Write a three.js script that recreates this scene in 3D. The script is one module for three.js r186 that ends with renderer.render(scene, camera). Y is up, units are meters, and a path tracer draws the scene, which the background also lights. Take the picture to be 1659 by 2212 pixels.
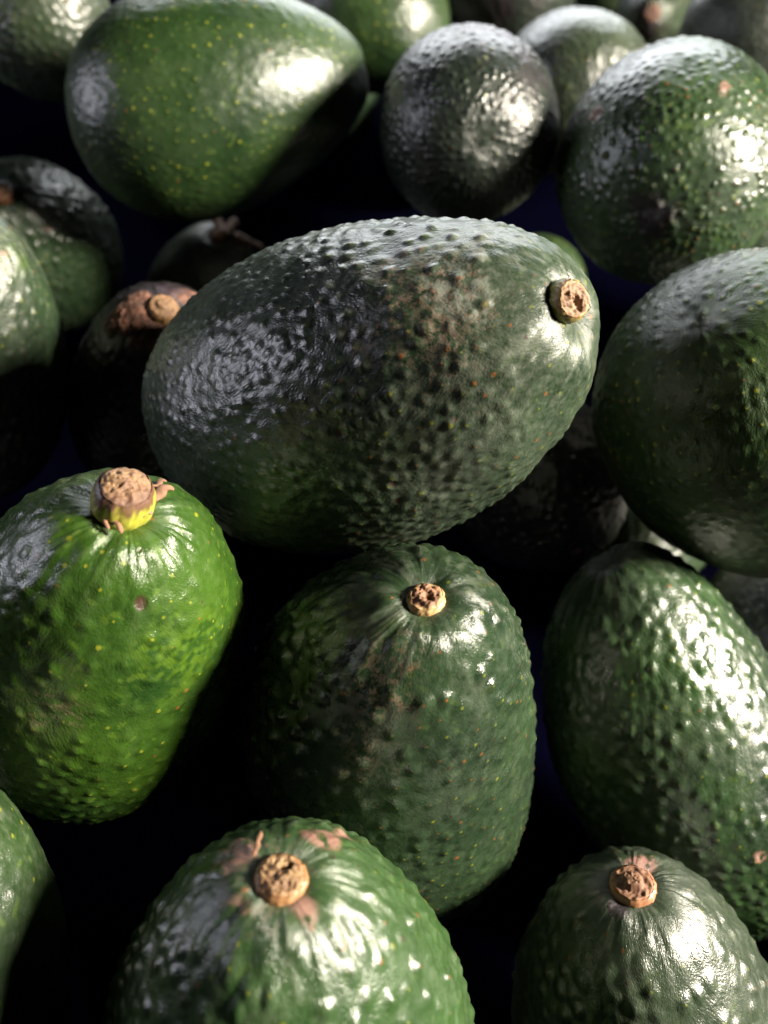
import * as THREE from 'three';
import { mergeGeometries } from 'three/addons/utils/BufferGeometryUtils.js';
import { RectAreaLightUniformsLib } from 'three/addons/lights/RectAreaLightUniformsLib.js';

// ---------------------------------------------------------------- camera, light, exposure
const scene = new THREE.Scene();
scene.background = new THREE.Color(0x000000);
const PITCH = 52 * Math.PI / 180, VFOV = 61.4;
const camera = new THREE.PerspectiveCamera(VFOV, 768 / 1024, 0.01, 20);
camera.position.set(0, 0.32, 0.15);
camera.rotation.set(-PITCH, 0, 0);
camera.updateMatrixWorld(true);
camera.focus = 0.185;
camera.userData.fStop = 11;
const renderer = new THREE.WebGLRenderer({ antialias: true });
renderer.toneMapping = THREE.LinearToneMapping;
renderer.toneMappingExposure = 1.0;
renderer.shadowMap.enabled = true;
renderer.shadowMap.type = THREE.PCFSoftShadowMap;
RectAreaLightUniformsLib.init();

// lamps: a warm bulb lamp to the right, a cool panel to the left, a dim broad panel beyond the pile
const KEY = { at: [1.01, 0.68, 0.13], aim: [0, 0.12, -0.06], power: 36, size: 0.135 };
const LEFT = { at: [-1.05, 0.42, -0.14], aim: [0, 0.13, -0.06], w: 0.44, h: 0.32, power: 9.5 };
const BACK = { at: [0.10, 0.56, -1.85], aim: [0, 0.13, -0.1], w: 1.6, h: 0.7, power: 8.5 };

const DETAIL = 1;

// ---------------------------------------------------------------- helpers
function rng(seed) { let s = seed >>> 0; return () => { s = (s + 0x6D2B79F5) | 0; let t = Math.imul(s ^ (s >>> 15), 1 | s); t = (t + Math.imul(t ^ (t >>> 7), 61 | t)) ^ t; return ((t ^ (t >>> 14)) >>> 0) / 4294967296; }; }
const PERM = new Uint8Array(512), VAL = new Float32Array(256);
{ const r = rng(77), p = [...Array(256).keys()]; for (let i = 255; i > 0; i--) { const j = Math.floor(r() * (i + 1)); [p[i], p[j]] = [p[j], p[i]]; } for (let i = 0; i < 512; i++) PERM[i] = p[i & 255]; for (let i = 0; i < 256; i++) VAL[i] = r() * 2 - 1; }
function noise(x, y, z) {
  const xi = Math.floor(x), yi = Math.floor(y), zi = Math.floor(z);
  let fx = x - xi, fy = y - yi, fz = z - zi;
  fx = fx * fx * (3 - 2 * fx); fy = fy * fy * (3 - 2 * fy); fz = fz * fz * (3 - 2 * fz);
  const X = xi & 255, Y = yi & 255, Z = zi & 255, X1 = (X + 1) & 255, Y1 = (Y + 1) & 255, Z1 = (Z + 1) & 255;
  const a = PERM[X], b = PERM[X1], aa = PERM[a + Y], ab = PERM[a + Y1], ba = PERM[b + Y], bb = PERM[b + Y1];
  const p0 = VAL[PERM[aa + Z]], p1 = VAL[PERM[ba + Z]], p2 = VAL[PERM[ab + Z]], p3 = VAL[PERM[bb + Z]], q0 = VAL[PERM[aa + Z1]], q1 = VAL[PERM[ba + Z1]], q2 = VAL[PERM[ab + Z1]], q3 = VAL[PERM[bb + Z1]];
  const a0 = p0 + (p1 - p0) * fx, a1 = p2 + (p3 - p2) * fx, b0 = q0 + (q1 - q0) * fx, b1 = q2 + (q3 - q2) * fx, e0 = a0 + (a1 - a0) * fy, e1 = b0 + (b1 - b0) * fy;
  return e0 + (e1 - e0) * fz;
}
const fbm = (x, y, z) => 0.57 * noise(x, y, z) + 0.29 * noise(x * 2.03 + 7, y * 2.03, z * 2.03) + 0.14 * noise(x * 4.1, y * 4.1 + 3, z * 4.1);
const clamp = (x, a = 0, b = 1) => x < a ? a : x > b ? b : x;
const smooth = (a, b, x) => { const t = clamp((x - a) / (b - a)); return t * t * (3 - 2 * t); };
const enc = new Uint8Array(4097);
for (let i = 0; i <= 4096; i++) { const c = i / 4096; enc[i] = Math.round(255 * (c <= 0.0031308 ? 12.92 * c : 1.055 * Math.pow(c, 1 / 2.4) - 0.055)); }
const names = {};
const numbered = (n) => { names[n] = (names[n] ?? -1) + 1; return names[n] ? n + '_' + String(names[n]).padStart(3, '0') : n; };
function mesh(name, geo, mat, parent) { const m = new THREE.Mesh(geo, mat); m.name = name; m.castShadow = m.receiveShadow = true; parent.add(m); return m; }

// a photograph pixel (on a 1659 x 2212 grid) and a depth give a point; the depths come from the fruits' usual size and what they lie on
const F = 1106 / Math.tan(VFOV * Math.PI / 360);
const pixel = (px, py, d) => new THREE.Vector3((px - 829.5) / F * d, -(py - 1106) / F * d, -d).applyMatrix4(camera.matrixWorld);

// ---------------------------------------------------------------- the surface the pile lies on
{
  const W = 256, data = new Uint8Array(W * W * 4);
  for (let j = 0; j < W; j++) for (let i = 0; i < W; i++) {
    const n = 0.8 + 0.16 * noise(i * 0.5, j * 0.5, 3) + 0.14 * fbm(i * 0.03, j * 0.03, 9), o = (j * W + i) * 4;
    data[o] = 3 * n; data[o + 1] = 3 * n; data[o + 2] = 13 * n; data[o + 3] = 255;
  }
  const t = new THREE.DataTexture(data, W, W); t.colorSpace = THREE.SRGBColorSpace; t.wrapS = t.wrapT = THREE.MirroredRepeatWrapping; t.repeat.set(30, 30); t.magFilter = THREE.LinearFilter; t.needsUpdate = true;
  const g = new THREE.BoxGeometry(3.6, 0.02, 4.4); g.translate(0, -0.01, -0.3);
  const s = mesh('table_surface', g, new THREE.MeshPhysicalMaterial({ map: t, roughness: 1, specularIntensity: 0 }), scene);
  s.userData = { kind: 'structure', label: 'dark blue surface seen in the gaps under the avocados' };
}

// ---------------------------------------------------------------- avocado skin and shape
const grain = (() => {   // fine leathery relief shared by all skins
  const W = 512, data = new Uint8Array(W * W * 4), T = Math.PI * 2;
  for (let j = 0; j < W; j++) for (let i = 0; i < W; i++) {
    const a = i / W * T, b = j / W * T, R = 14, cx = Math.cos(a) * R, cy = Math.sin(a) * R, cz = Math.cos(b) * R, cw = Math.sin(b) * R;
    const n = 0.5 * noise(cx + cz * 0.71, cy + cw * 0.71, cz - cw + 5) + 0.35 * noise(cx * 2.3 + cw, cy * 2.3 - cz, cz * 2.3 + 11) + 0.3 * noise(cx * 5 + cz * 3, cy * 5 + cw * 3, cw * 5);
    const v = clamp(0.5 + 0.5 * n) * 255, o = (j * W + i) * 4; data[o] = data[o + 1] = data[o + 2] = v; data[o + 3] = 255;
  }
  const t = new THREE.DataTexture(data, W, W); t.wrapS = t.wrapT = THREE.RepeatWrapping; t.repeat.set(5, 3); t.magFilter = THREE.LinearFilter; t.needsUpdate = true; return t;
})();

function makeShape(L, R, k, full, def, seed, bend) {
  const prof = (th) => Math.pow(Math.max(0, Math.sin(th)), full) * (1 - k * Math.cos(th) - k * 0.35 * Math.cos(th) * Math.cos(th));
  let mx = 0; for (let i = 0; i <= 200; i++) mx = Math.max(mx, prof(i / 200 * Math.PI));
  const radius = (th, ph) => R * prof(th) / mx * (1 + def * noise(Math.cos(ph) * 1.2 + seed * 1.7, Math.sin(ph) * 1.2 + seed, th * 1.1) + def * 0.5 * noise(Math.cos(ph) * 2.6 + seed, Math.sin(ph) * 2.6 - seed, th * 2.3 + 4));
  const dip = 0.0026;
  const height = (th) => L / 2 + L / 2 * Math.cos(th) - dip * Math.exp(-Math.pow(th / 0.15, 2)) - dip * 0.12 * Math.exp(-Math.pow((Math.PI - th) / 0.12, 2));
  const mid = (y) => { const t = y / L, w = t * t - t; return [bend[0] * w, bend[1] * w]; };   // the slightly curved core line
  return { L, R, radius, height, mid, at: (th, ph) => { const r = radius(th, ph), y = height(th), m = mid(y); return [r * Math.cos(ph) + m[0], y, r * Math.sin(ph) + m[1]]; } };
}

const seat = (g, S, B) => { g.position.copy(B); g.quaternion.setFromUnitVectors(new THREE.Vector3(0, 1, 0), S.clone().sub(B).normalize()); };
const fruits = [];
function avocado(o) {
  const S = new THREE.Vector3(), B = new THREE.Vector3(), s = o.s ?? 1;
  if (o.S) { S.set(...o.S); B.set(...o.B); } else { S.copy(pixel(o.stem[0], o.stem[1], o.stem[2] * s)); B.copy(pixel(o.base[0], o.base[1], o.base[2] * s)); }
  const L = S.distanceTo(B), R = o.R * s, seed = o.seed;
  const shape = makeShape(L, R, o.k ?? 0.2, o.full ?? 0.92, o.def ?? 0.02, seed, o.bend ?? [0, 0]);
  const rand = rng(seed * 7919 + 13);
  const g = new THREE.Group(); g.name = numbered('avocado'); scene.add(g);
  seat(g, S, B);
  g.userData = { label: o.label, category: 'avocado', group: 'avocados heaped in the pile' };
  g.updateMatrixWorld(true);
  const inv = g.matrixWorld.clone().invert();
  // where the line of sight through a photograph pixel meets this fruit (local coordinates), to place its marks
  const hit = (px, py) => {
    const a = pixel(px, py, 0.1).applyMatrix4(inv), b = pixel(px, py, 1).applyMatrix4(inv), d = b.clone().sub(a).normalize(), p = a.clone();
    let best = null, bd = 1e9;
    for (let i = 0; i < 2600; i++) {
      p.addScaledVector(d, 0.0003);
      const m = shape.mid(p.y), c = clamp((p.y - L / 2) / (L / 2), -1, 1), x = p.x - m[0], z = p.z - m[1], r = shape.radius(Math.acos(c), Math.atan2(z, x)), q = Math.hypot(x, z);
      const over = Math.max(0, Math.abs(p.y - L / 2) - L / 2) + Math.max(0, q - r);
      if (over <= 0) return p.clone();
      if (over < bd) { bd = over; best = p.clone(); }
    }
    return best;
  };
  const N = o.tex ?? 1024, W = N, H = N, st = o.style;
  const hgt = new Float32Array(W * H), dot = new Float32Array(W * H), hue = new Uint8Array(W * H);
  const rad = new Float32Array(H), ds = new Float32Array(H), ths = new Float32Array(H), mids = [];
  for (let j = 0; j < H; j++) { const th = (j + 0.5) / H * Math.PI; ths[j] = th; rad[j] = Math.max(1e-5, shape.radius(th, 0.3)); }
  for (let j = 0; j < H; j++) { const j0 = Math.max(0, j - 1), j1 = Math.min(H - 1, j + 1); ds[j] = Math.hypot(rad[j1] - rad[j0], shape.height(ths[j1]) - shape.height(ths[j0])) / (j1 - j0) + 1e-7; }
  // --- pebbles: darts thrown over the surface, each a small mound, some tipped with a lenticel
  const cdf = new Float32Array(H + 1); for (let j = 0; j < H; j++) cdf[j + 1] = cdf[j] + rad[j] * ds[j];
  const sp = st.space * 0.001, cell = new Map(), cs = sp, pts = [];
  const tries = Math.min(16000, Math.round(3.2 * cdf[H] * 2 * Math.PI / (sp * sp)));
  for (let t = 0; t < tries; t++) {
    const u = rand() * cdf[H]; let lo = 0, hi = H; while (hi - lo > 1) { const m = (lo + hi) >> 1; if (cdf[m] <= u) lo = m; else hi = m; }
    const ph = rand() * Math.PI * 2, th = ths[lo] + (rand() - 0.5) * Math.PI / H, p = shape.at(th, ph), c = p.map((x) => Math.floor(x / cs));
    const near = sp * (0.86 + 0.3 * noise(p[0] * 42, p[1] * 42, p[2] * 42 + seed)) * (1 - 0.34 * smooth(1.3, 2.4, th));
    let ok = true;
    for (let a = -1; a <= 1 && ok; a++) for (let b = -1; b <= 1 && ok; b++) for (let e = -1; e <= 1 && ok; e++) {
      const q = cell.get((c[0] + a) + ',' + (c[1] + b) + ',' + (c[2] + e));
      if (q) for (const w of q) if ((w[0] - p[0]) ** 2 + (w[1] - p[1]) ** 2 + (w[2] - p[2]) ** 2 < near * near) { ok = false; break; }
    }
    if (!ok) continue;
    const key = c.join(','); if (!cell.has(key)) cell.set(key, []); cell.get(key).push(p); pts.push([lo, ph, p]);
  }
  for (const [row, ph, p] of pts) {
    const th = ths[row], toStem = 1 - smooth(0.2, 0.8, th), patch = 0.7 + 0.3 * smooth(-0.35, 0.35, noise(p[0] * 45 + 3, p[1] * 45 + seed, p[2] * 45));
    const r0 = sp * (0.5 + 0.26 * rand()) * (1 - 0.3 * smooth(1.3, 2.4, th)), el = 1 + 1.2 * toStem + 0.2 * rand(), skew = rand() * 6.28, amp = 0.001 * st.bump * (0.35 + 0.8 * rand()) * patch * (1 - 0.5 * toStem) * (1 + (st.boost ?? 0) * (1 - smooth(1.1, 1.9, th)));
    const isDot = rand() < st.dots, dr = 0.001 * st.dotR * (0.4 + 0.95 * rand() * rand() + 0.2 * rand()), kind = rand(), hv = kind < st.mix[0] ? 1 : kind < st.mix[1] ? 2 : 3;
    const nr = Math.ceil(r0 * el / ds[row]);
    for (let dj = -nr; dj <= nr; dj++) {
      const j = row + dj; if (j < 0 || j >= H) continue;
      const du = 2 * Math.PI * rad[j] / W, nc = Math.min(W >> 1, Math.ceil(r0 / du)), y = dj * ds[row], ci = Math.round(ph / (2 * Math.PI) * W);
      for (let di = -nc; di <= nc; di++) {
        const x = di * du; let q = (x / r0) ** 2 + (y / (r0 * el)) ** 2; if (q >= 1) continue; const an = Math.atan2(y, x); q = Math.min(1, q * (1.12 + 0.22 * Math.sin(2 * an + skew) + 0.1 * Math.sin(3 * an + skew * 2.3)));
        const ix = j * W + (((ci + di) % W) + W) % W, h = amp * ((1 - q) * (1 - q) + 0.1 * Math.max(0, 1 - q * 6)); hgt[ix] = h > hgt[ix] ? h + hgt[ix] * 0.3 : hgt[ix] + h * 0.3;
        if (isDot) { const m = smooth(1.15, 0.5, Math.sqrt(x * x + y * y * 0.7) / dr); if (m > dot[ix]) { dot[ix] = m; hue[ix] = hv; } }
      }
    }
  }
  for (let j = 0; j < H; j++) { const m = shape.mid(shape.height(ths[j])); mids[j] = m; }
  // --- marks placed from the photograph
  const marks = (o.marks ?? []).map(([px, py, mm, type, stretch = 1]) => ({ p: hit(px, py), r: mm * 0.001, type, stretch }));
  const col = new Uint8Array(W * H * 4), rgh = new Uint8Array(W * H * 4);
  const A = st.dark.map((v) => v * 0.78), Bc = st.light.map((v) => v * 0.78), tip = st.tips ?? [[0.095, 0.105, 0.012], [0.12, 0.045, 0.012], [0.026, 0.013, 0.010]];
  const bloomC = [0.13, 0.14, 0.115], tan = [0.13, 0.085, 0.06], scarC = [0.026, 0.013, 0.006];
  for (let j = 0; j < H; j++) {
    const th = ths[j], y = shape.height(th), toStem = 1 - smooth(0.12, 1.0, th);
    for (let i = 0; i < W; i++) {
      const ix = j * W + i, ph = (i + 0.5) / W * Math.PI * 2, c = Math.cos(ph), s1 = Math.sin(ph), r = rad[j], x = r * c + mids[j][0], z = r * s1 + mids[j][1], X = 0.36 * x + 0.48 * y - 0.8 * z, Y = -0.8 * x + 0.6 * y, Z = 0.48 * x + 0.64 * y + 0.6 * z;
      const big = fbm(X * 38 + seed * 3, Y * 38, Z * 38), mid = noise(X * 170, Y * 170 + seed, Z * 170), fine = noise(X * 900, Y * 900, Z * 900 + seed);
      const wx = c * (1 + 0.1 * mid), wz = s1 * (1 + 0.1 * mid), streak = noise(wx * 5.5 + seed, wz * 5.5, y * 75) * 0.5 + noise(wx * 13, wz * 13 + seed, y * 120) * 0.5;
      // height: slow swell, radial wrinkles at the stem end
      hgt[ix] += 0.001 * (0.34 * st.swell * noise(X * 110, Y * 110, Z * 110 + seed) + 0.10 * st.bump * mid + 0.3 * st.bump * (0.5 - Math.abs(noise(X * 230 + 4, Y * 230, Z * 230 + seed))) + toStem * st.wrinkle * (0.3 * streak + 0.4 * noise(c * 3.2 + seed, s1 * 3.2, th * 4)) * smooth(0.05, 0.3, th));
      let t = clamp(0.45 + 0.75 * big + 0.22 * mid + 0.16 * fine + 0.25 * streak * toStem);
      let R0 = A[0] + (Bc[0] - A[0]) * t, G0 = A[1] + (Bc[1] - A[1]) * t, B0 = A[2] + (Bc[2] - A[2]) * t, ro = st.rough + 0.05 * mid + 0.04 * fine;
      if (st.tint) { const m = smooth(0.0, 0.5, noise(X * 26 + 9, Y * 26 + seed, Z * 26) + 0.25 * mid + (st.tintBias ?? 0)); R0 += (st.tint[0] - R0) * m; G0 += (st.tint[1] - G0) * m; B0 += (st.tint[2] - B0) * m; }
      // pale speckle, flecks too small to be pebbles
      const fl = smooth(0.55, 0.8, noise(X * 620 + 5, Y * 620, Z * 620)); R0 += 0.022 * fl * st.fleck; G0 += 0.032 * fl * st.fleck; B0 += 0.003 * fl * st.fleck;
      // wax bloom and dust, in streaks and blotches with a grain of their own
      const bl = st.bloom * clamp(smooth(0.0, 0.75, streak + 0.35 * fine) * (0.25 + 0.75 * toStem) + (st.dust ?? 0.4) * clamp(0.42 + 0.3 * noise(X * 60 + 2, Y * 60, Z * 60 + seed * 2) + 0.4 * noise(X * 1500, Y * 1500, Z * 1500) + 0.25 * noise(X * 3100, Y * 3100 + 4, Z * 3100)));
      R0 += (bloomC[0] - R0) * bl; G0 += (bloomC[1] - G0) * bl; B0 += (bloomC[2] - B0) * bl; ro += 0.07 * bl;
      const d = dot[ix];
      if (d > 0) { const q = tip[hue[ix] - 1], m = d * (0.8 + 0.2 * mid); R0 += (q[0] - R0) * m; G0 += (q[1] - G0) * m; B0 += (q[2] - B0) * m; }
      for (const m of marks) {
        const dx = x - m.p.x, dy = (y - m.p.y) / m.stretch, dz = z - m.p.z, dd = Math.sqrt(dx * dx + dy * dy + dz * dz) / m.r; if (dd > 2) continue;
        const ed = dd + 0.5 * noise(X * 240 + seed, Y * 240, Z * 240) + 0.28 * mid;
        let w = smooth(1.1, 0.55, ed), q = tan;
        if (m.type === 'russet') { w = 0.45 * smooth(1.3, 0.0, ed) * smooth(-0.05, 0.5, noise(X * 1250, Y * 1250, Z * 1250) + 0.6 * noise(X * 2900, Y * 2900, Z * 2900) + 0.3 * mid); q = tan; ro += 0.22 * w; }
        else if (m.type === 'cork') { const v = 0.65 + 0.45 * fine + 0.3 * mid; q = [0.17 * v, 0.075 * v, 0.045 * v]; ro += 0.35 * w; hgt[ix] += 0.00025 * w * (1 + fine); }
        else if (m.type === 'scar') { w = smooth(0.75, 0.3, ed); q = scarC; ro += 0.2 * w; hgt[ix] -= 0.0003 * w; }
        else if (m.type === 'pink') { q = [0.19, 0.095, 0.075]; w *= 0.8 * smooth(-0.6, 0.3, fine + mid); ro += 0.25 * w; }
        else if (m.type === 'film') { w *= 0.4 * smooth(-0.2, 0.6, 1.1 * fine + 0.4 * mid); q = bloomC; ro += 0.15 * w; }
        else if (m.type === 'purple') { w *= 0.8; q = [0.016, 0.008, 0.014]; }
        else if (m.type === 'yellow') { w = smooth(1.6, 0.0, ed) * 0.35 * smooth(-0.7, 0.5, fine + mid); q = [0.08, 0.14, 0.007]; }
        R0 += (q[0] - R0) * w; G0 += (q[1] - G0) * w; B0 += (q[2] - B0) * w;
      }
      const k = ix * 4;
      col[k] = enc[clamp(R0) * 4096 | 0]; col[k + 1] = enc[clamp(G0) * 4096 | 0]; col[k + 2] = enc[clamp(B0) * 4096 | 0]; col[k + 3] = 255;
      rgh[k] = 255; rgh[k + 1] = clamp(ro, 0.12, 0.95) * 255; rgh[k + 2] = 0; rgh[k + 3] = 255;
    }
  }
  const tex = (d, srgb) => { const t = new THREE.DataTexture(d, W, H); t.wrapS = THREE.RepeatWrapping; t.magFilter = THREE.LinearFilter; t.minFilter = THREE.LinearMipmapLinearFilter; t.generateMipmaps = true; if (srgb) t.colorSpace = THREE.SRGBColorSpace; t.needsUpdate = true; return t; };
  const skinMat = new THREE.MeshPhysicalMaterial({ map: tex(col, true), roughnessMap: tex(rgh), roughness: 1, metalness: 0, ior: 1.54, bumpMap: grain, bumpScale: 0.00012 });
  // --- mesh
  const NU = Math.round((o.nu ?? 420) * DETAIL), NV = Math.round(NU * 0.58);
  const pos = new Float32Array((NU + 1) * (NV + 1) * 3), uv = new Float32Array((NU + 1) * (NV + 1) * 2), idx = new Uint32Array(NU * (NV - 1) * 6);
  let ic = 0;
  const sample = (u, v) => {
    const fx = u * W - 0.5, fy = clamp(v * H - 0.5, 0, H - 1.001), i = Math.floor(fx), j = Math.floor(fy), a = fx - i, b = fy - j, i0 = ((i % W) + W) % W, i1 = (i0 + 1) % W;
    return (hgt[j * W + i0] * (1 - a) + hgt[j * W + i1] * a) * (1 - b) + (hgt[(j + 1) * W + i0] * (1 - a) + hgt[(j + 1) * W + i1] * a) * b;
  };
  for (let j = 0; j <= NV; j++) {
    const v = j / NV, th = v * Math.PI;
    for (let i = 0; i <= NU; i++) {
      const u = i / NU, ph = (i % NU) / NU * Math.PI * 2, n = j * (NU + 1) + i, p = shape.at(th, ph);
      const e = 0.01, r1 = shape.radius(Math.min(Math.PI, th + e), ph) - shape.radius(Math.max(0, th - e), ph), y1 = shape.height(Math.min(Math.PI, th + e)) - shape.height(Math.max(0, th - e)), ln = Math.hypot(r1, y1);
      const nr = j === 0 || j === NV ? 0 : -y1 / ln, ny = j === 0 ? 1 : j === NV ? -1 : r1 / ln, h = j === 0 || j === NV ? 0 : sample((i % NU) / NU, v);
      pos[n * 3] = p[0] + nr * Math.cos(ph) * h; pos[n * 3 + 1] = p[1] + ny * h; pos[n * 3 + 2] = p[2] + nr * Math.sin(ph) * h; uv[n * 2] = u; uv[n * 2 + 1] = v;
      if (i < NU && j < NV) { const a = n, b = n + 1, c = n + NU + 1, d = c + 1; if (j > 0) { idx[ic++] = a; idx[ic++] = b; idx[ic++] = d; } if (j < NV - 1) { idx[ic++] = a; idx[ic++] = d; idx[ic++] = c; } }
    }
  }
  const geo = new THREE.BufferGeometry();
  geo.setAttribute('position', new THREE.BufferAttribute(pos, 3)); geo.setAttribute('uv', new THREE.BufferAttribute(uv, 2)); geo.setIndex(new THREE.BufferAttribute(idx, 1));
  geo.computeVertexNormals();
  const nm = geo.attributes.normal;
  for (let j = 0; j <= NV; j++) { const a = j * (NU + 1), b = a + NU, v = new THREE.Vector3(nm.getX(a) + nm.getX(b), nm.getY(a) + nm.getY(b), nm.getZ(a) + nm.getZ(b)).normalize(); nm.setXYZ(a, v.x, v.y, v.z); nm.setXYZ(b, v.x, v.y, v.z); }
  for (let i = 0; i <= NU; i++) { nm.setXYZ(i, 0, 1, 0); nm.setXYZ(NV * (NU + 1) + i, 0, -1, 0); }
  mesh('skin', geo, skinMat, g);
  if (o.stub) makeStub(g, shape, o.stub, seed, hit);
  fruits.push({ name: g.name, S, B, R, L, k: o.k ?? 0.2, shape });
  return g;
}

// ---------------------------------------------------------------- stem stubs
const corkMat = new THREE.MeshStandardMaterial({ vertexColors: true, roughness: 0.72 });
const stalkMat = new THREE.MeshPhysicalMaterial({ vertexColors: true, roughness: 0.48 });
const drySkin = new THREE.MeshStandardMaterial({ vertexColors: true, roughness: 0.85 });
function ringGrid(rings, NU, name, mat, parent) {   // rings: function lists giving [x, y, z, r, g, b]
  const pos = [], colr = [], idx = [];
  rings.forEach((f) => { for (let i = 0; i < NU; i++) { const v = f(i / NU * Math.PI * 2); pos.push(v[0], v[1], v[2]); colr.push(v[3], v[4], v[5]); } });
  for (let j = 0; j + 1 < rings.length; j++) for (let i = 0; i < NU; i++) { const a = j * NU + i, b = j * NU + (i + 1) % NU, c = a + NU, d = b + NU; idx.push(a, c, b, b, c, d); }
  const g = new THREE.BufferGeometry(); g.setAttribute('position', new THREE.Float32BufferAttribute(pos, 3)); g.setAttribute('color', new THREE.Float32BufferAttribute(colr, 3)); g.setIndex(idx); g.computeVertexNormals();
  return mesh(name, g, mat, parent);
}
function makeStub(parent, shape, q, seed, hit) {
  const rs = q.r * 0.001, hs = q.h * 0.001, NU = 72;
  let th = 0; while (shape.radius(th, 0) < rs * 1.05 && th < 1.2) th += 0.004;
  const y0 = shape.height(th);
  const lean = q.lean ?? [0, 0];
  const wob = (a) => 1 + 0.06 * noise(Math.cos(a) * 1.6 + seed, Math.sin(a) * 1.6, seed * 0.7) + 0.03 * noise(Math.cos(a) * 5, Math.sin(a) * 5 + seed, 2);
  const mixc = (a, b, t) => [0, 1, 2].map((k) => a[k] + (b[k] - a[k]) * clamp(t));
  const side = q.side, rim = q.rim ?? [0.1, 0.04, 0.02], face = q.face ?? [0.28, 0.15, 0.07], face2 = q.face2 ?? [0.12, 0.05, 0.025];
  const rings = [], band = q.band ?? 0.3;
  for (let k = 0; k <= 16; k++) {
    const t = k / 16, y = y0 - 0.003 + (hs + 0.003) * t, bulge = (0.93 + (q.bulge ?? 0.1) * Math.sin(Math.PI * Math.pow(t, 0.8))) * (t > 0.9 ? 1 - (t - 0.9) * 0.6 : 1);
    rings.push((a) => {
      const n = noise(Math.cos(a) * 3 + seed, Math.sin(a) * 3, t * 4), n2 = noise(Math.cos(a) * 14, Math.sin(a) * 14 + seed, t * 9), r = rs * bulge * wob(a) + 0.00018 * n2;
      const c = mixc(mixc(side, side.map((v) => v * 0.7), 0.5 + 0.8 * n2), rim, smooth(1 - band - 0.14, 1 - band + 0.1, t + 0.14 * n + 0.05 * n2));
      return [r * Math.cos(a) + lean[0] * t * hs, y, r * Math.sin(a) + lean[1] * t * hs, ...c];
    });
  }
  const stem = ringGrid(rings, NU, 'stem', stalkMat, parent);
  const fr = [], pits = q.pits ?? [], top = y0 + hs;
  const reliefAt = (x, z, e) => {
    let h = (q.dome ?? 0.6) * 0.001 * (1 - e * e) + (q.knob ?? 0) * 0.001 * smooth(0.52, 0.38, e + 0.08 * noise(x * 700 + seed, 0, z * 700)) + 0.00045 * (q.rough ?? 1) * (noise(x * 900 + seed, 1, z * 900) * 0.7 + noise(x * 2300, seed, z * 2300) * 0.5);
    let deep = 0;
    for (const [px, pz, pr, pd] of pits) { const d = Math.hypot(x / rs - px, z / rs - pz) / pr + 0.3 * noise(x * 1500, 5 + seed, z * 1500); const w = smooth(1.1, 0.35, d); h -= pd * 0.001 * w; deep = Math.max(deep, w); }
    return [h * smooth(1.02, 0.86, e) , deep];
  };
  for (let k = 0; k <= 20; k++) {
    const e = 1 - k / 20 * 0.985;
    fr.push((a) => {
      const r = rs * 0.885 * wob(a) * e, x = r * Math.cos(a), z = r * Math.sin(a), [h, deep] = reliefAt(x, z, e);
      const n = noise(x * 520 + seed, 3, z * 520) * 0.7 + noise(x * 1700, 8, z * 1700 + seed) * 0.5;
      let c = mixc(face, face2, 0.42 + 0.75 * n); c = mixc(c, rim, smooth(0.8, 0.98, e + 0.1 * n)); 
      return [x + lean[0] * hs, top + h + (k === 0 ? -0.0008 : 0), z + lean[1] * hs, ...c];
    });
  }
  const cut = ringGrid(fr, NU, 'cut_face', corkMat, stem);
  stem.geometry.translate(0, -y0, 0); cut.geometry.translate(0, -y0, 0); stem.position.set(0, y0, 0);
  if (q.at) {   // set a little off the tip and turned towards where the stalk grew
    const p = hit(...q.at), n = new THREE.Vector3(p.x, (p.y - shape.L / 2) * 0.5, p.z).normalize(), to = parent.worldToLocal(camera.position.clone()).sub(p).normalize();
    stem.position.copy(p); stem.quaternion.setFromUnitVectors(new THREE.Vector3(0, 1, 0), new THREE.Vector3(0, 1, 0).lerp(to, q.tilt ?? 0.3).normalize());
  }
  // withered sepals and splinters left round the stub, each laid along the skin between two photograph pixels
  for (const [ax, ay, bx, by, wmm, lift = 0.3] of q.sepals ?? []) {
    const p0 = hit(ax, ay), p1 = hit(bx, by), K = 9, M = 8, out = (p) => new THREE.Vector3(p.x, (p.y - shape.L / 2) * 0.5, p.z).normalize();
    const rings2 = [], dir = p1.clone().sub(p0), tN = dir.clone().normalize();
    for (let k = 0; k <= K; k++) {
      const t = k / K, c = p0.clone().addScaledVector(dir, t), n = out(c), sd = new THREE.Vector3().crossVectors(tN, n).normalize();
      c.addScaledVector(n, 0.001 * lift * (0.5 + t) + 0.0007 + 0.0005 * Math.sin(t * 5 + seed)).addScaledVector(sd, 0.0008 * noise(t * 3, seed, ax));
      const w = wmm * 0.0005 * (k === 0 || k === K ? 0.35 : 0.75 + 0.35 * noise(t * 6 + ax, 2, seed)) * (1 - 0.35 * t);
      rings2.push((a) => { const v = c.clone().addScaledVector(sd, Math.cos(a) * w).addScaledVector(n, Math.sin(a) * w * 0.6), m = 0.7 + 0.5 * noise(v.x * 1600, v.y * 1600, v.z * 1600); return [v.x, v.y, v.z, 0.2 * m, 0.1 * m, 0.055 * m]; });
    }
    ringGrid(rings2, M, 'dried_sepal', drySkin, parent);
  }
}

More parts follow.
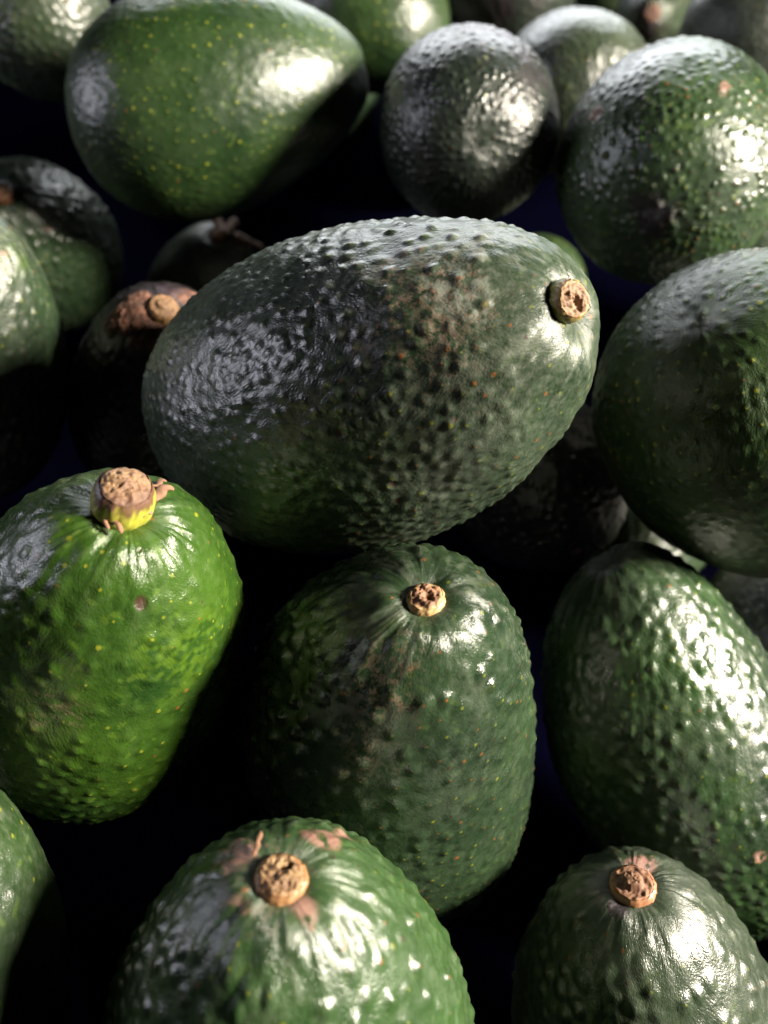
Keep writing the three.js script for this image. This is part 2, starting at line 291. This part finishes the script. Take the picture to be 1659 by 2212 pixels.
// ---------------------------------------------------------------- the fruits
const pebbly = { space: 3.8, bump: 0.52, swell: 0.8, wrinkle: 0.8, dots: 0.6, dotR: 0.5, mix: [0.45, 0.75], dark: [0.006, 0.0165, 0.007], light: [0.017, 0.038, 0.013], bloom: 0.26, fleck: 0.3, rough: 0.345 };
const smoothSkin = { ...pebbly, space: 4.0, bump: 0.24, swell: 0.7, wrinkle: 0.4, dots: 0.55, dotR: 0.55, mix: [0.9, 0.97], dark: [0.005, 0.018, 0.004], light: [0.018, 0.043, 0.008], tips: [[0.15, 0.16, 0.014], [0.12, 0.045, 0.012], [0.026, 0.013, 0.010]], bloom: 0.1, fleck: 0.8, rough: 0.37 };
const purple = { ...pebbly, space: 3.6, bump: 0.5, dark: [0.004, 0.007, 0.006], light: [0.009, 0.017, 0.010], dots: 0.08, bloom: 0.1, fleck: 0.1, tint: [0.010, 0.007, 0.009], rough: 0.37 };
const bright = { ...smoothSkin, space: 4.0, bump: 0.5, swell: 1.3, wrinkle: 1.5, dots: 0.5, mix: [0.78, 0.93], dark: [0.010, 0.036, 0.004], light: [0.036, 0.082, 0.006], bloom: 0.1, rough: 0.28 };
const grey = { ...pebbly, bloom: 0.42, dark: [0.009, 0.018, 0.009], light: [0.023, 0.040, 0.018] };
const yellowStalk = [0.25, 0.22, 0.02];
avocado({ seed: 1, stem: [1261, 668, 0.1728], base: [425, 909, 0.2609], R: 0.0404, k: 0.14, full: 0.85, bend: [-0.0178, -0.0106], nu: 520, style: { ...pebbly, bump: 0.42, boost: 0.45, space: 3.3, dots: 0.65, bloom: 0.36, dust: 0.65, swell: 1.5 },
  label: 'big pebbly dark green avocado lying crosswise over the others, round cut stem on yellow stalk',
  stub: { at: [1222, 652], tilt: 0.35, r: 4.23, h: 2.62, side: yellowStalk, rim: [0.27, 0.17, 0.08], face: [0.177, 0.104, 0.0556], face2: [0.0643, 0.0278, 0.0139], pits: [[0.2, 0.15, 0.4, 1.6], [-0.5, 0.1, 0.25, 0.8]], band: 0.1 },
  marks: [[930, 690, 17, 'russet'], [860, 620, 13, 'russet'], [1000, 610, 11, 'film'], [740, 640, 9, 'film'], [735, 935, 2, 'scar'], [980, 905, 2.2, 'scar'], [850, 1045, 1.6, 'scar'], [860, 1080, 1.8, 'scar'], [1000, 535, 14, 'film']] });
avocado({ seed: 2, stem: [794, 147, 0.3384], base: [163, 296, 0.3329], R: 0.0410, k: 0.21, full: 0.87, bend: [0.0017, 0.0035], nu: 420, style: smoothSkin,
  label: 'large smooth bright green avocado with yellow speckles, narrow end pointing to the round dark one' });
avocado({ seed: 3, stem: [987, 176, 0.3602], base: [1027, 325, 0.2872], R: 0.0332, k: 0.17, full: 0.86, bend: [-0.0015, 0.0154], nu: 380, style: purple,
  label: 'round blackish purple avocado beside the tip of the smooth bright green one' });
avocado({ seed: 4, stem: [1498, 222, 0.3472], base: [1439, 452, 0.2731], R: 0.0391, k: 0.17, full: 0.86, bend: [0.0050, 0.0162], nu: 460, style: { ...pebbly, space: 3.9, bump: 0.54, dots: 0.7, dotR: 0.55, fleck: 0.8, light: [0.0182, 0.052, 0.0078], tint: [0.0156, 0.01456, 0.0052], tintBias: -0.35 },
  label: 'round green avocado dotted with yellow, its blunt end facing out, beside the blackish purple one',
  marks: [[1285, 245, 3, 'pink'], [1560, 190, 2.2, 'pink', 2], [1420, 470, 9, 'purple']] });
avocado({ seed: 5, stem: [1204, 121, 0.4544], base: [1288, 210, 0.3706], R: 0.0360, k: 0.16, full: 0.85, bend: [0.0074, 0.0309], nu: 240, tex: 512, style: grey,
  label: 'grey green avocado peeping out behind the blackish purple one and the yellow dotted one' });
avocado({ seed: 6, stem: [930, 120, 0.4400], base: [690, -60, 0.4700], R: 0.0400, k: 0.15, full: 0.86, nu: 260, tex: 512, style: { ...smoothSkin, bump: 0.36 },
  label: 'light green avocado wedged behind the smooth bright green one' });
avocado({ seed: 7, stem: [-60, 90, 0.3800], base: [230, 0, 0.3900], R: 0.0360, k: 0.15, full: 0.86, nu: 300, tex: 512, style: { ...grey, bump: 0.60 },
  label: 'dusty green rough skinned avocado behind the wide end of the smooth bright green one' });
avocado({ seed: 8, stem: [960, -60, 0.5000], base: [1240, 0, 0.5000], R: 0.0360, k: 0.15, full: 0.86, nu: 220, tex: 512, style: { ...purple, light: [0.0156, 0.026, 0.0156] },
  label: 'dark avocado lying behind the grey green one, pale glint on its blunt end' });
avocado({ seed: 9, stem: [1320, -85, 0.7650], base: [1322, -40, 0.6850], R: 0.0320, k: 0.15, full: 0.86, nu: 160, tex: 512, style: { ...grey, light: [0.026, 0.0572, 0.0156] },
  label: 'pale green avocado barely seen beside the small one with the brown stem' });
avocado({ seed: 10, stem: [1408, 28, 0.5400], base: [1418, 40, 0.6300], R: 0.0262, k: 0.15, full: 0.86, nu: 200, tex: 512, style: grey,
  label: 'small grey green avocado turned stem end out behind the yellow dotted one',
  stub: { r: 5.04, h: 2.05, side: [0.124, 0.062, 0.0372], face: [0.0965, 0.0451, 0.0279], face2: [0.0514, 0.0243, 0.0174] }, marks: [[1395, 45, 14, 'purple']] });
avocado({ seed: 11, stem: [1700, 60, 0.4800], base: [1560, 110, 0.4300], R: 0.0370, k: 0.15, full: 0.86, nu: 220, tex: 512, style: { ...purple, bloom: 0.4 },
  label: 'dark purple avocado with dusty bloom behind the yellow dotted one' });
avocado({ seed: 12, stem: [4, 417, 0.3431], base: [158, 619, 0.4418], R: 0.0340, k: 0.14, full: 0.86, bend: [0.0065, 0.0052], nu: 340, tex: 512, style: { ...pebbly, bump: 0.81, space: 3.9 },
  label: 'rough dark green avocado with orange stem under the wide smooth bright green one',
  stub: { r: 4.14, h: 2.46, side: [0.248, 0.124, 0.031], face: [0.129, 0.0694, 0.0279] }, marks: [[105, 490, 2.4, 'pink', 1]] });
avocado({ seed: 13, stem: [-59, 468, 0.2485], base: [-69, 1017, 0.3192], R: 0.0358, k: 0.18, full: 0.86, bend: [0.0176, -0.0109], nu: 320, tex: 512, style: { ...pebbly, bloom: 0.45 },
  label: 'light green avocado with yellowish shoulder beside the rough dark green one with orange stem', marks: [[5, 540, 8, 'yellow'], [8, 550, 2, 'pink']] });
avocado({ seed: 14, stem: [353, 665, 0.2627], base: [290, 991, 0.3414], R: 0.0319, k: 0.12, full: 0.85, bend: [-0.0263, 0.0074], nu: 360, tex: 1024, style: { ...purple, bump: 0.54, space: 3.8, bloom: 0.1, dark: [0.00624, 0.0052, 0.00728], light: [0.0156, 0.01144, 0.01352] },
  label: 'purple black avocado with brown corky skin round its yellow stem',
  stub: { r: 4.86, h: 2.46, side: [0.223, 0.167, 0.0372], rim: [0.248, 0.136, 0.062], face: [0.177, 0.104, 0.0521], face2: [0.112, 0.0556, 0.0279], rough: 0.5, knob: 0.8 },
  marks: [[285, 665, 10, 'cork'], [330, 715, 8, 'cork'], [405, 640, 6, 'cork'], [360, 620, 6, 'purple'], [250, 690, 6, 'cork']] });
avocado({ seed: 15, stem: [471, 508, 0.3965], base: [431, 744, 0.4667], R: 0.0297, k: 0.17, full: 0.87, bend: [0.0037, -0.0035], nu: 240, tex: 512, style: { ...smoothSkin, bump: 0.18, dots: 0.1, dark: [0.0052, 0.0156, 0.0052], light: [0.0156, 0.0364, 0.0104] },
  label: 'dark green avocado deep in the gap, dry brown scraps at its stem',
  stub: { r: 3.60, h: 2.05, side: [0.186, 0.093, 0.0496], sepals: [[485, 512, 460, 478, 7, 1.5], [492, 508, 498, 488, 7, 2], [505, 515, 560, 540, 8, 0.8]] } });
avocado({ seed: 16, stem: [1731, 1116, 0.2938], base: [1515, 711, 0.2086], R: 0.0432, k: 0.16, full: 0.87, bend: [0.0093, 0.0043], nu: 420, style: { ...smoothSkin, dark: [0.00624, 0.0182, 0.00312], light: [0.0182, 0.0468, 0.00624], tint: [0.0234, 0.0208, 0.0052], tintBias: -0.2, mix: [0.75, 0.95], rough: 0.4, bump: 0.35 },
  label: 'big smooth olive green avocado lying against the stem end of the big crosswise one' });
avocado({ seed: 17, stem: [280, 1106, 0.1668], base: [184, 1649, 0.2378], R: 0.0338, k: 0.13, full: 0.85, bend: [0.0056, 0.0275], nu: 500, style: bright,
  label: 'bright glossy green avocado standing up, thick yellow stalk with rough brown top',
  stub: { at: [264, 1086], tilt: 0.12, r: 5.58, h: 5.08, side: [0.27, 0.27, 0.03], rim: [0.085, 0.042, 0.024], face: [0.161, 0.0938, 0.0452], face2: [0.0835, 0.0382, 0.0174], dome: 1.5, band: 0.2, bulge: 0.16, rough: 1.2, sepals: [[235, 1120, 262, 1160, 2.2, 0.6], [228, 1108, 235, 1150, 2.0, 0.2], [320, 1078, 368, 1074, 3.4, 0.8], [290, 1118, 325, 1122, 2.2, 0.5], [330, 1060, 350, 1050, 2, 0.4]] },
  marks: [[100, 1540, 7, 'russet', 2], [300, 1305, 2.1, 'scar', 1.6], [300, 1190, 1.4, 'scar'], [435, 1300, 1.4, 'scar'], [430, 1500, 1.8, 'scar'], [45, 1310, 2.2, 'scar'], [390, 1420, 12, 'yellow']] });
avocado({ seed: 18, stem: [920, 1284, 0.1703], base: [931, 1857, 0.2579], R: 0.0377, k: 0.14, full: 0.84, bend: [0.0412, 0.0407], nu: 500, style: { ...pebbly, bloom: 0.26, dust: 0.3, space: 4.3, bump: 0.52, boost: 0.6, dots: 0.8, rough: 0.27 },
  label: 'dark green avocado standing up with pale rays round a flat orange brown stem scar',
  stub: { r: 3.96, h: 1.15, side: [0.186, 0.105, 0.0434], rim: [0.31, 0.198, 0.0868], face: [0.177, 0.0903, 0.0452], face2: [0.0965, 0.0451, 0.0209], pits: [[0.1, 0, 0.3, 1.0]], rough: 1.2, band: 0.5 },
  marks: [[810, 1450, 9, 'russet', 2], [770, 1600, 9, 'russet', 2], [740, 1520, 7, 'film', 2]] });
avocado({ seed: 19, stem: [1311, 1197, 0.2442], base: [1721, 1947, 0.2654], R: 0.0366, k: 0.12, full: 0.86, bend: [0.0362, 0.0130], nu: 500, style: { ...pebbly, space: 3.9, bump: 0.68, dots: 0.6, mix: [0.93, 0.98], dotR: 0.4, fleck: 0.5, light: [0.01456, 0.0442, 0.00728], rough: 0.31 },
  label: 'long deep green avocado with many small pebbles, narrow end up, no stem showing', marks: [[1640, 1850, 2.4, 'pink'], [1360, 1870, 1.8, 'scar', 2], [1210, 1310, 4, 'film']] });
avocado({ seed: 20, stem: [608, 1888, 0.1432], base: [621, 2476, 0.2022], R: 0.0374, k: 0.21, full: 0.86, bend: [-0.0051, -0.0010], nu: 520, style: { ...pebbly, bump: 0.5, boost: 0.5, rough: 0.32, space: 3.8, light: [0.0208, 0.0572, 0.0104], dark: [0.00832, 0.026, 0.00624] },
  label: 'green avocado standing up, chipped brown stem stub ringed by pinkish corky marks',
  stub: { r: 4.59, h: 1.23, side: [0.211, 0.105, 0.0372], rim: [0.205, 0.105, 0.0434], face: [0.161, 0.0973, 0.0417], face2: [0.0864, 0.0416, 0.0156], pits: [[0.15, -0.35, 0.28, 1.8]], band: 0.6, rough: 1.3, dome: 0.9, sepals: [[558, 1868, 562, 1836, 1.6, 2.2]] },
  marks: [[690, 1815, 4, 'pink'], [740, 1808, 3, 'pink'], [660, 1955, 3.0, 'pink'], [520, 1950, 3.2, 'pink'], [515, 1840, 5, 'pink'], [590, 1890, 9, 'russet'], [400, 2150, 2.2, 'scar']] });
avocado({ seed: 21, stem: [1367, 1907, 0.1979], base: [1382, 2394, 0.2487], R: 0.0339, k: 0.16, full: 0.85, bend: [-0.0033, -0.0118], nu: 480, style: { ...grey, bump: 0.5, boost: 0.5, rough: 0.32, space: 4.2, bloom: 0.3 },
  label: 'greyish green avocado standing up, orange brown stem scar with a raised knob',
  stub: { r: 5.31, h: 1.56, side: [0.174, 0.0806, 0.0372], rim: [0.205, 0.093, 0.0434], face: [0.145, 0.0728, 0.0383], face2: [0.09, 0.0382, 0.0209], knob: 1.5, dome: 0.2, band: 0.8, rough: 0.8 },
  marks: [[1375, 1865, 4, 'pink'], [1310, 1940, 4, 'russet'], [1330, 1960, 2.5, 'purple']] });
avocado({ seed: 22, stem: [-176, 1730, 0.1575], base: [-103, 2354, 0.2026], R: 0.0334, k: 0.15, full: 0.83, bend: [0.0231, -0.0201], nu: 400, tex: 512, style: { ...smoothSkin, bump: 0.4, bloom: 0.3 },
  label: 'glossy green avocado lying below the bright one with the yellow stalk' });
avocado({ seed: 23, stem: [1230, 900, 0.3300], base: [1090, 1180, 0.3000], R: 0.0330, k: 0.15, full: 0.86, nu: 320, tex: 512, style: { ...purple, bump: 0.69, space: 4.0, bloom: 0.12 },
  label: 'blackish warty avocado sunk under the big crosswise one', marks: [[1245, 1190, 3, 'pink']] });
avocado({ seed: 24, stem: [1780, 1460, 0.3400], base: [1600, 1270, 0.3200], R: 0.0340, k: 0.15, full: 0.86, nu: 300, tex: 512, style: { ...grey, bloom: 0.5 },
  label: 'dusty grey green avocado low between the olive green one and the long pebbled one' });
avocado({ seed: 25, stem: [1170, 640, 0.4300], base: [1150, 590, 0.3900], R: 0.0225, k: 0.15, full: 0.86, nu: 200, tex: 512, style: { ...smoothSkin, bump: 0.2 },
  label: 'small green avocado almost hidden under the round yellow dotted one' });
// the bottom layer, mostly hidden, that carries the others
const buried = [
  [[-0.238, 0.055, -0.539], [-0.222, 0.061, -0.437]],
  [[0.037, 0.071, -0.510], [-0.058, 0.046, -0.474]],
  [[0.075, 0.028, -0.441], [0.116, 0.052, -0.533]],
  [[-0.331, 0.081, -0.438], [-0.299, 0.066, -0.536]],
  [[0.160, 0.092, -0.134], [0.221, 0.059, -0.057]],
  [[-0.148, 0.075, -0.316], [-0.114, 0.079, -0.414]],
  [[-0.323, 0.046, -0.271], [-0.266, 0.031, -0.356]],
  [[0.190, 0.073, -0.143], [0.279, 0.088, -0.195]],
  [[0.212, 0.077, -0.384], [0.279, 0.048, -0.458]],
  [[-0.124, 0.072, -0.419], [-0.084, 0.059, -0.515]],
  [[0.324, 0.046, -0.292], [0.222, 0.052, -0.310]],
  [[0.337, 0.050, -0.434], [0.307, 0.028, -0.531]],
  [[0.053, 0.024, -0.423], [0.024, 0.050, -0.327]],
  [[-0.136, 0.043, 0.079], [-0.229, 0.076, 0.111]],
  [[-0.214, 0.032, -0.222], [-0.242, 0.053, -0.124]],
  [[-0.271, 0.072, -0.195], [-0.251, 0.079, -0.297]],
  [[0.358, 0.029, -0.408], [0.280, 0.042, -0.340]],
  [[0.160, 0.077, -0.275], [0.182, 0.076, -0.174]],
  [[0.048, 0.082, -0.111], [-0.035, 0.066, -0.171]],
  [[-0.076, 0.059, 0.012], [-0.173, 0.041, -0.020]],
  [[0.107, 0.042, 0.139], [0.198, 0.043, 0.087]],
  [[-0.246, 0.082, -0.365], [-0.341, 0.074, -0.408]],
  [[0.093, 0.043, -0.027], [0.124, 0.034, -0.126]],
  [[-0.172, 0.065, -0.037], [-0.258, 0.053, -0.094]],
  [[-0.065, 0.068, -0.343], [-0.023, 0.034, -0.432]],
  [[0.202, 0.062, -0.363], [0.127, 0.028, -0.426]],
];
const low = avocado({ seed: 40, S: buried[0][0], B: buried[0][1], R: 0.0345, k: 0.15, full: 0.86, def: 0, nu: 170, tex: 512, style: { ...pebbly, dots: 0.2 },
  label: 'dark green avocado buried in the bottom layer under the others' });
for (const [S, B] of buried.slice(1)) {
  const c = low.clone(); c.name = numbered('avocado'); scene.add(c); seat(c, new THREE.Vector3(...S), new THREE.Vector3(...B));
}

// ---------------------------------------------------------------- lamps
const metal = new THREE.MeshStandardMaterial({ color: 0x222222, roughness: 0.5, metalness: 0.6 });
function lampBase(name, label, spec) {
  const g = new THREE.Group(); g.name = numbered(name); scene.add(g); g.position.set(spec.at[0], 0, spec.at[2]);
  g.userData = { label, category: 'lamp' };
  const foot = new THREE.LatheGeometry([[0, 0.0], [0.11, 0.0], [0.11, 0.012], [0.03, 0.022], [0.012, 0.05], [0, 0.05]].map((p) => new THREE.Vector2(...p)), 40);
  mesh('foot', foot, metal, g);
  return g;
}
{
  const g = lampBase('bulb_lamp', 'warm bulb lamp on a stand to one side of the pile', KEY), dir = new THREE.Vector3(...KEY.aim).sub(new THREE.Vector3(...KEY.at)).normalize();
  const y = KEY.at[1];
  mesh('pole', new THREE.CylinderGeometry(0.009, 0.009, y - 0.16, 20).translate(0, 0.05 + (y - 0.16) / 2 - 0.005, 0), metal, g);
  const bulb = mesh('bulb', new THREE.SphereGeometry(KEY.size * 1.02, 40, 24).translate(0, y, 0), new THREE.MeshStandardMaterial({ color: 0x111111, emissive: 0xffe6c4, emissiveIntensity: 0.6 }), g);
  mesh('socket', new THREE.LatheGeometry([[0, -0.115], [0.026, -0.115], [0.03, -0.075], [0.045, -0.068], [0, -0.068]].map((p) => new THREE.Vector2(...p)), 32).translate(0, y, 0), metal, g);
  const l = new THREE.SpotLight(new THREE.Color(1.0, 0.9, 0.76), KEY.power, 0, 0.75, 0.5, 2);
  l.name = 'bulb_light'; l.position.set(0, y, 0); l.castShadow = true; l.shadow.radius = KEY.size / 0.02; l.shadow.mapSize.set(2048, 2048); l.shadow.camera.near = 0.3; l.shadow.camera.far = 3; l.shadow.bias = -0.0005;
  g.add(l); l.target.position.set(...KEY.aim); scene.add(l.target);
}
function panel(spec, label, rgb) {
  const g = lampBase('panel_lamp', label, spec), y = spec.at[1], head = new THREE.Group();
  mesh('pole', new THREE.CylinderGeometry(0.009, 0.009, y - 0.05, 20).translate(0, 0.05 + (y - 0.05) / 2 - 0.003, 0), metal, g);
  const to = new THREE.Vector3(...spec.aim).sub(new THREE.Vector3(...spec.at));
  const q = new THREE.Quaternion().setFromRotationMatrix(new THREE.Matrix4().lookAt(new THREE.Vector3(), to, new THREE.Vector3(0, 1, 0)));
  const place = (m) => { m.position.set(0, y, 0); m.quaternion.copy(q); return m; };
  place(mesh('housing', new THREE.BoxGeometry(spec.w + 0.03, spec.h + 0.03, 0.03).translate(0, 0, 0.0), metal, g));
  place(mesh('diffuser', new THREE.BoxGeometry(spec.w, spec.h, 0.006).translate(0, 0, -0.019), new THREE.MeshStandardMaterial({ color: 0x333333, emissive: new THREE.Color(...rgb), emissiveIntensity: 0.5 }), g));
  const l = new THREE.RectAreaLight(new THREE.Color(...rgb), spec.power, spec.w, spec.h); l.name = 'panel_light';
  l.position.set(0, y, 0).addScaledVector(to.clone().normalize(), 0.03); l.quaternion.copy(q); g.add(l);
}
panel(LEFT, 'cool white panel lamp on a stand across the pile from the bulb lamp', [0.86, 0.87, 1.0]);
panel(BACK, 'wide dim panel lamp on a stand beyond the far end of the pile', [0.93, 0.97, 1.0]);

scene.updateMatrixWorld(true);
renderer.render(scene, camera);
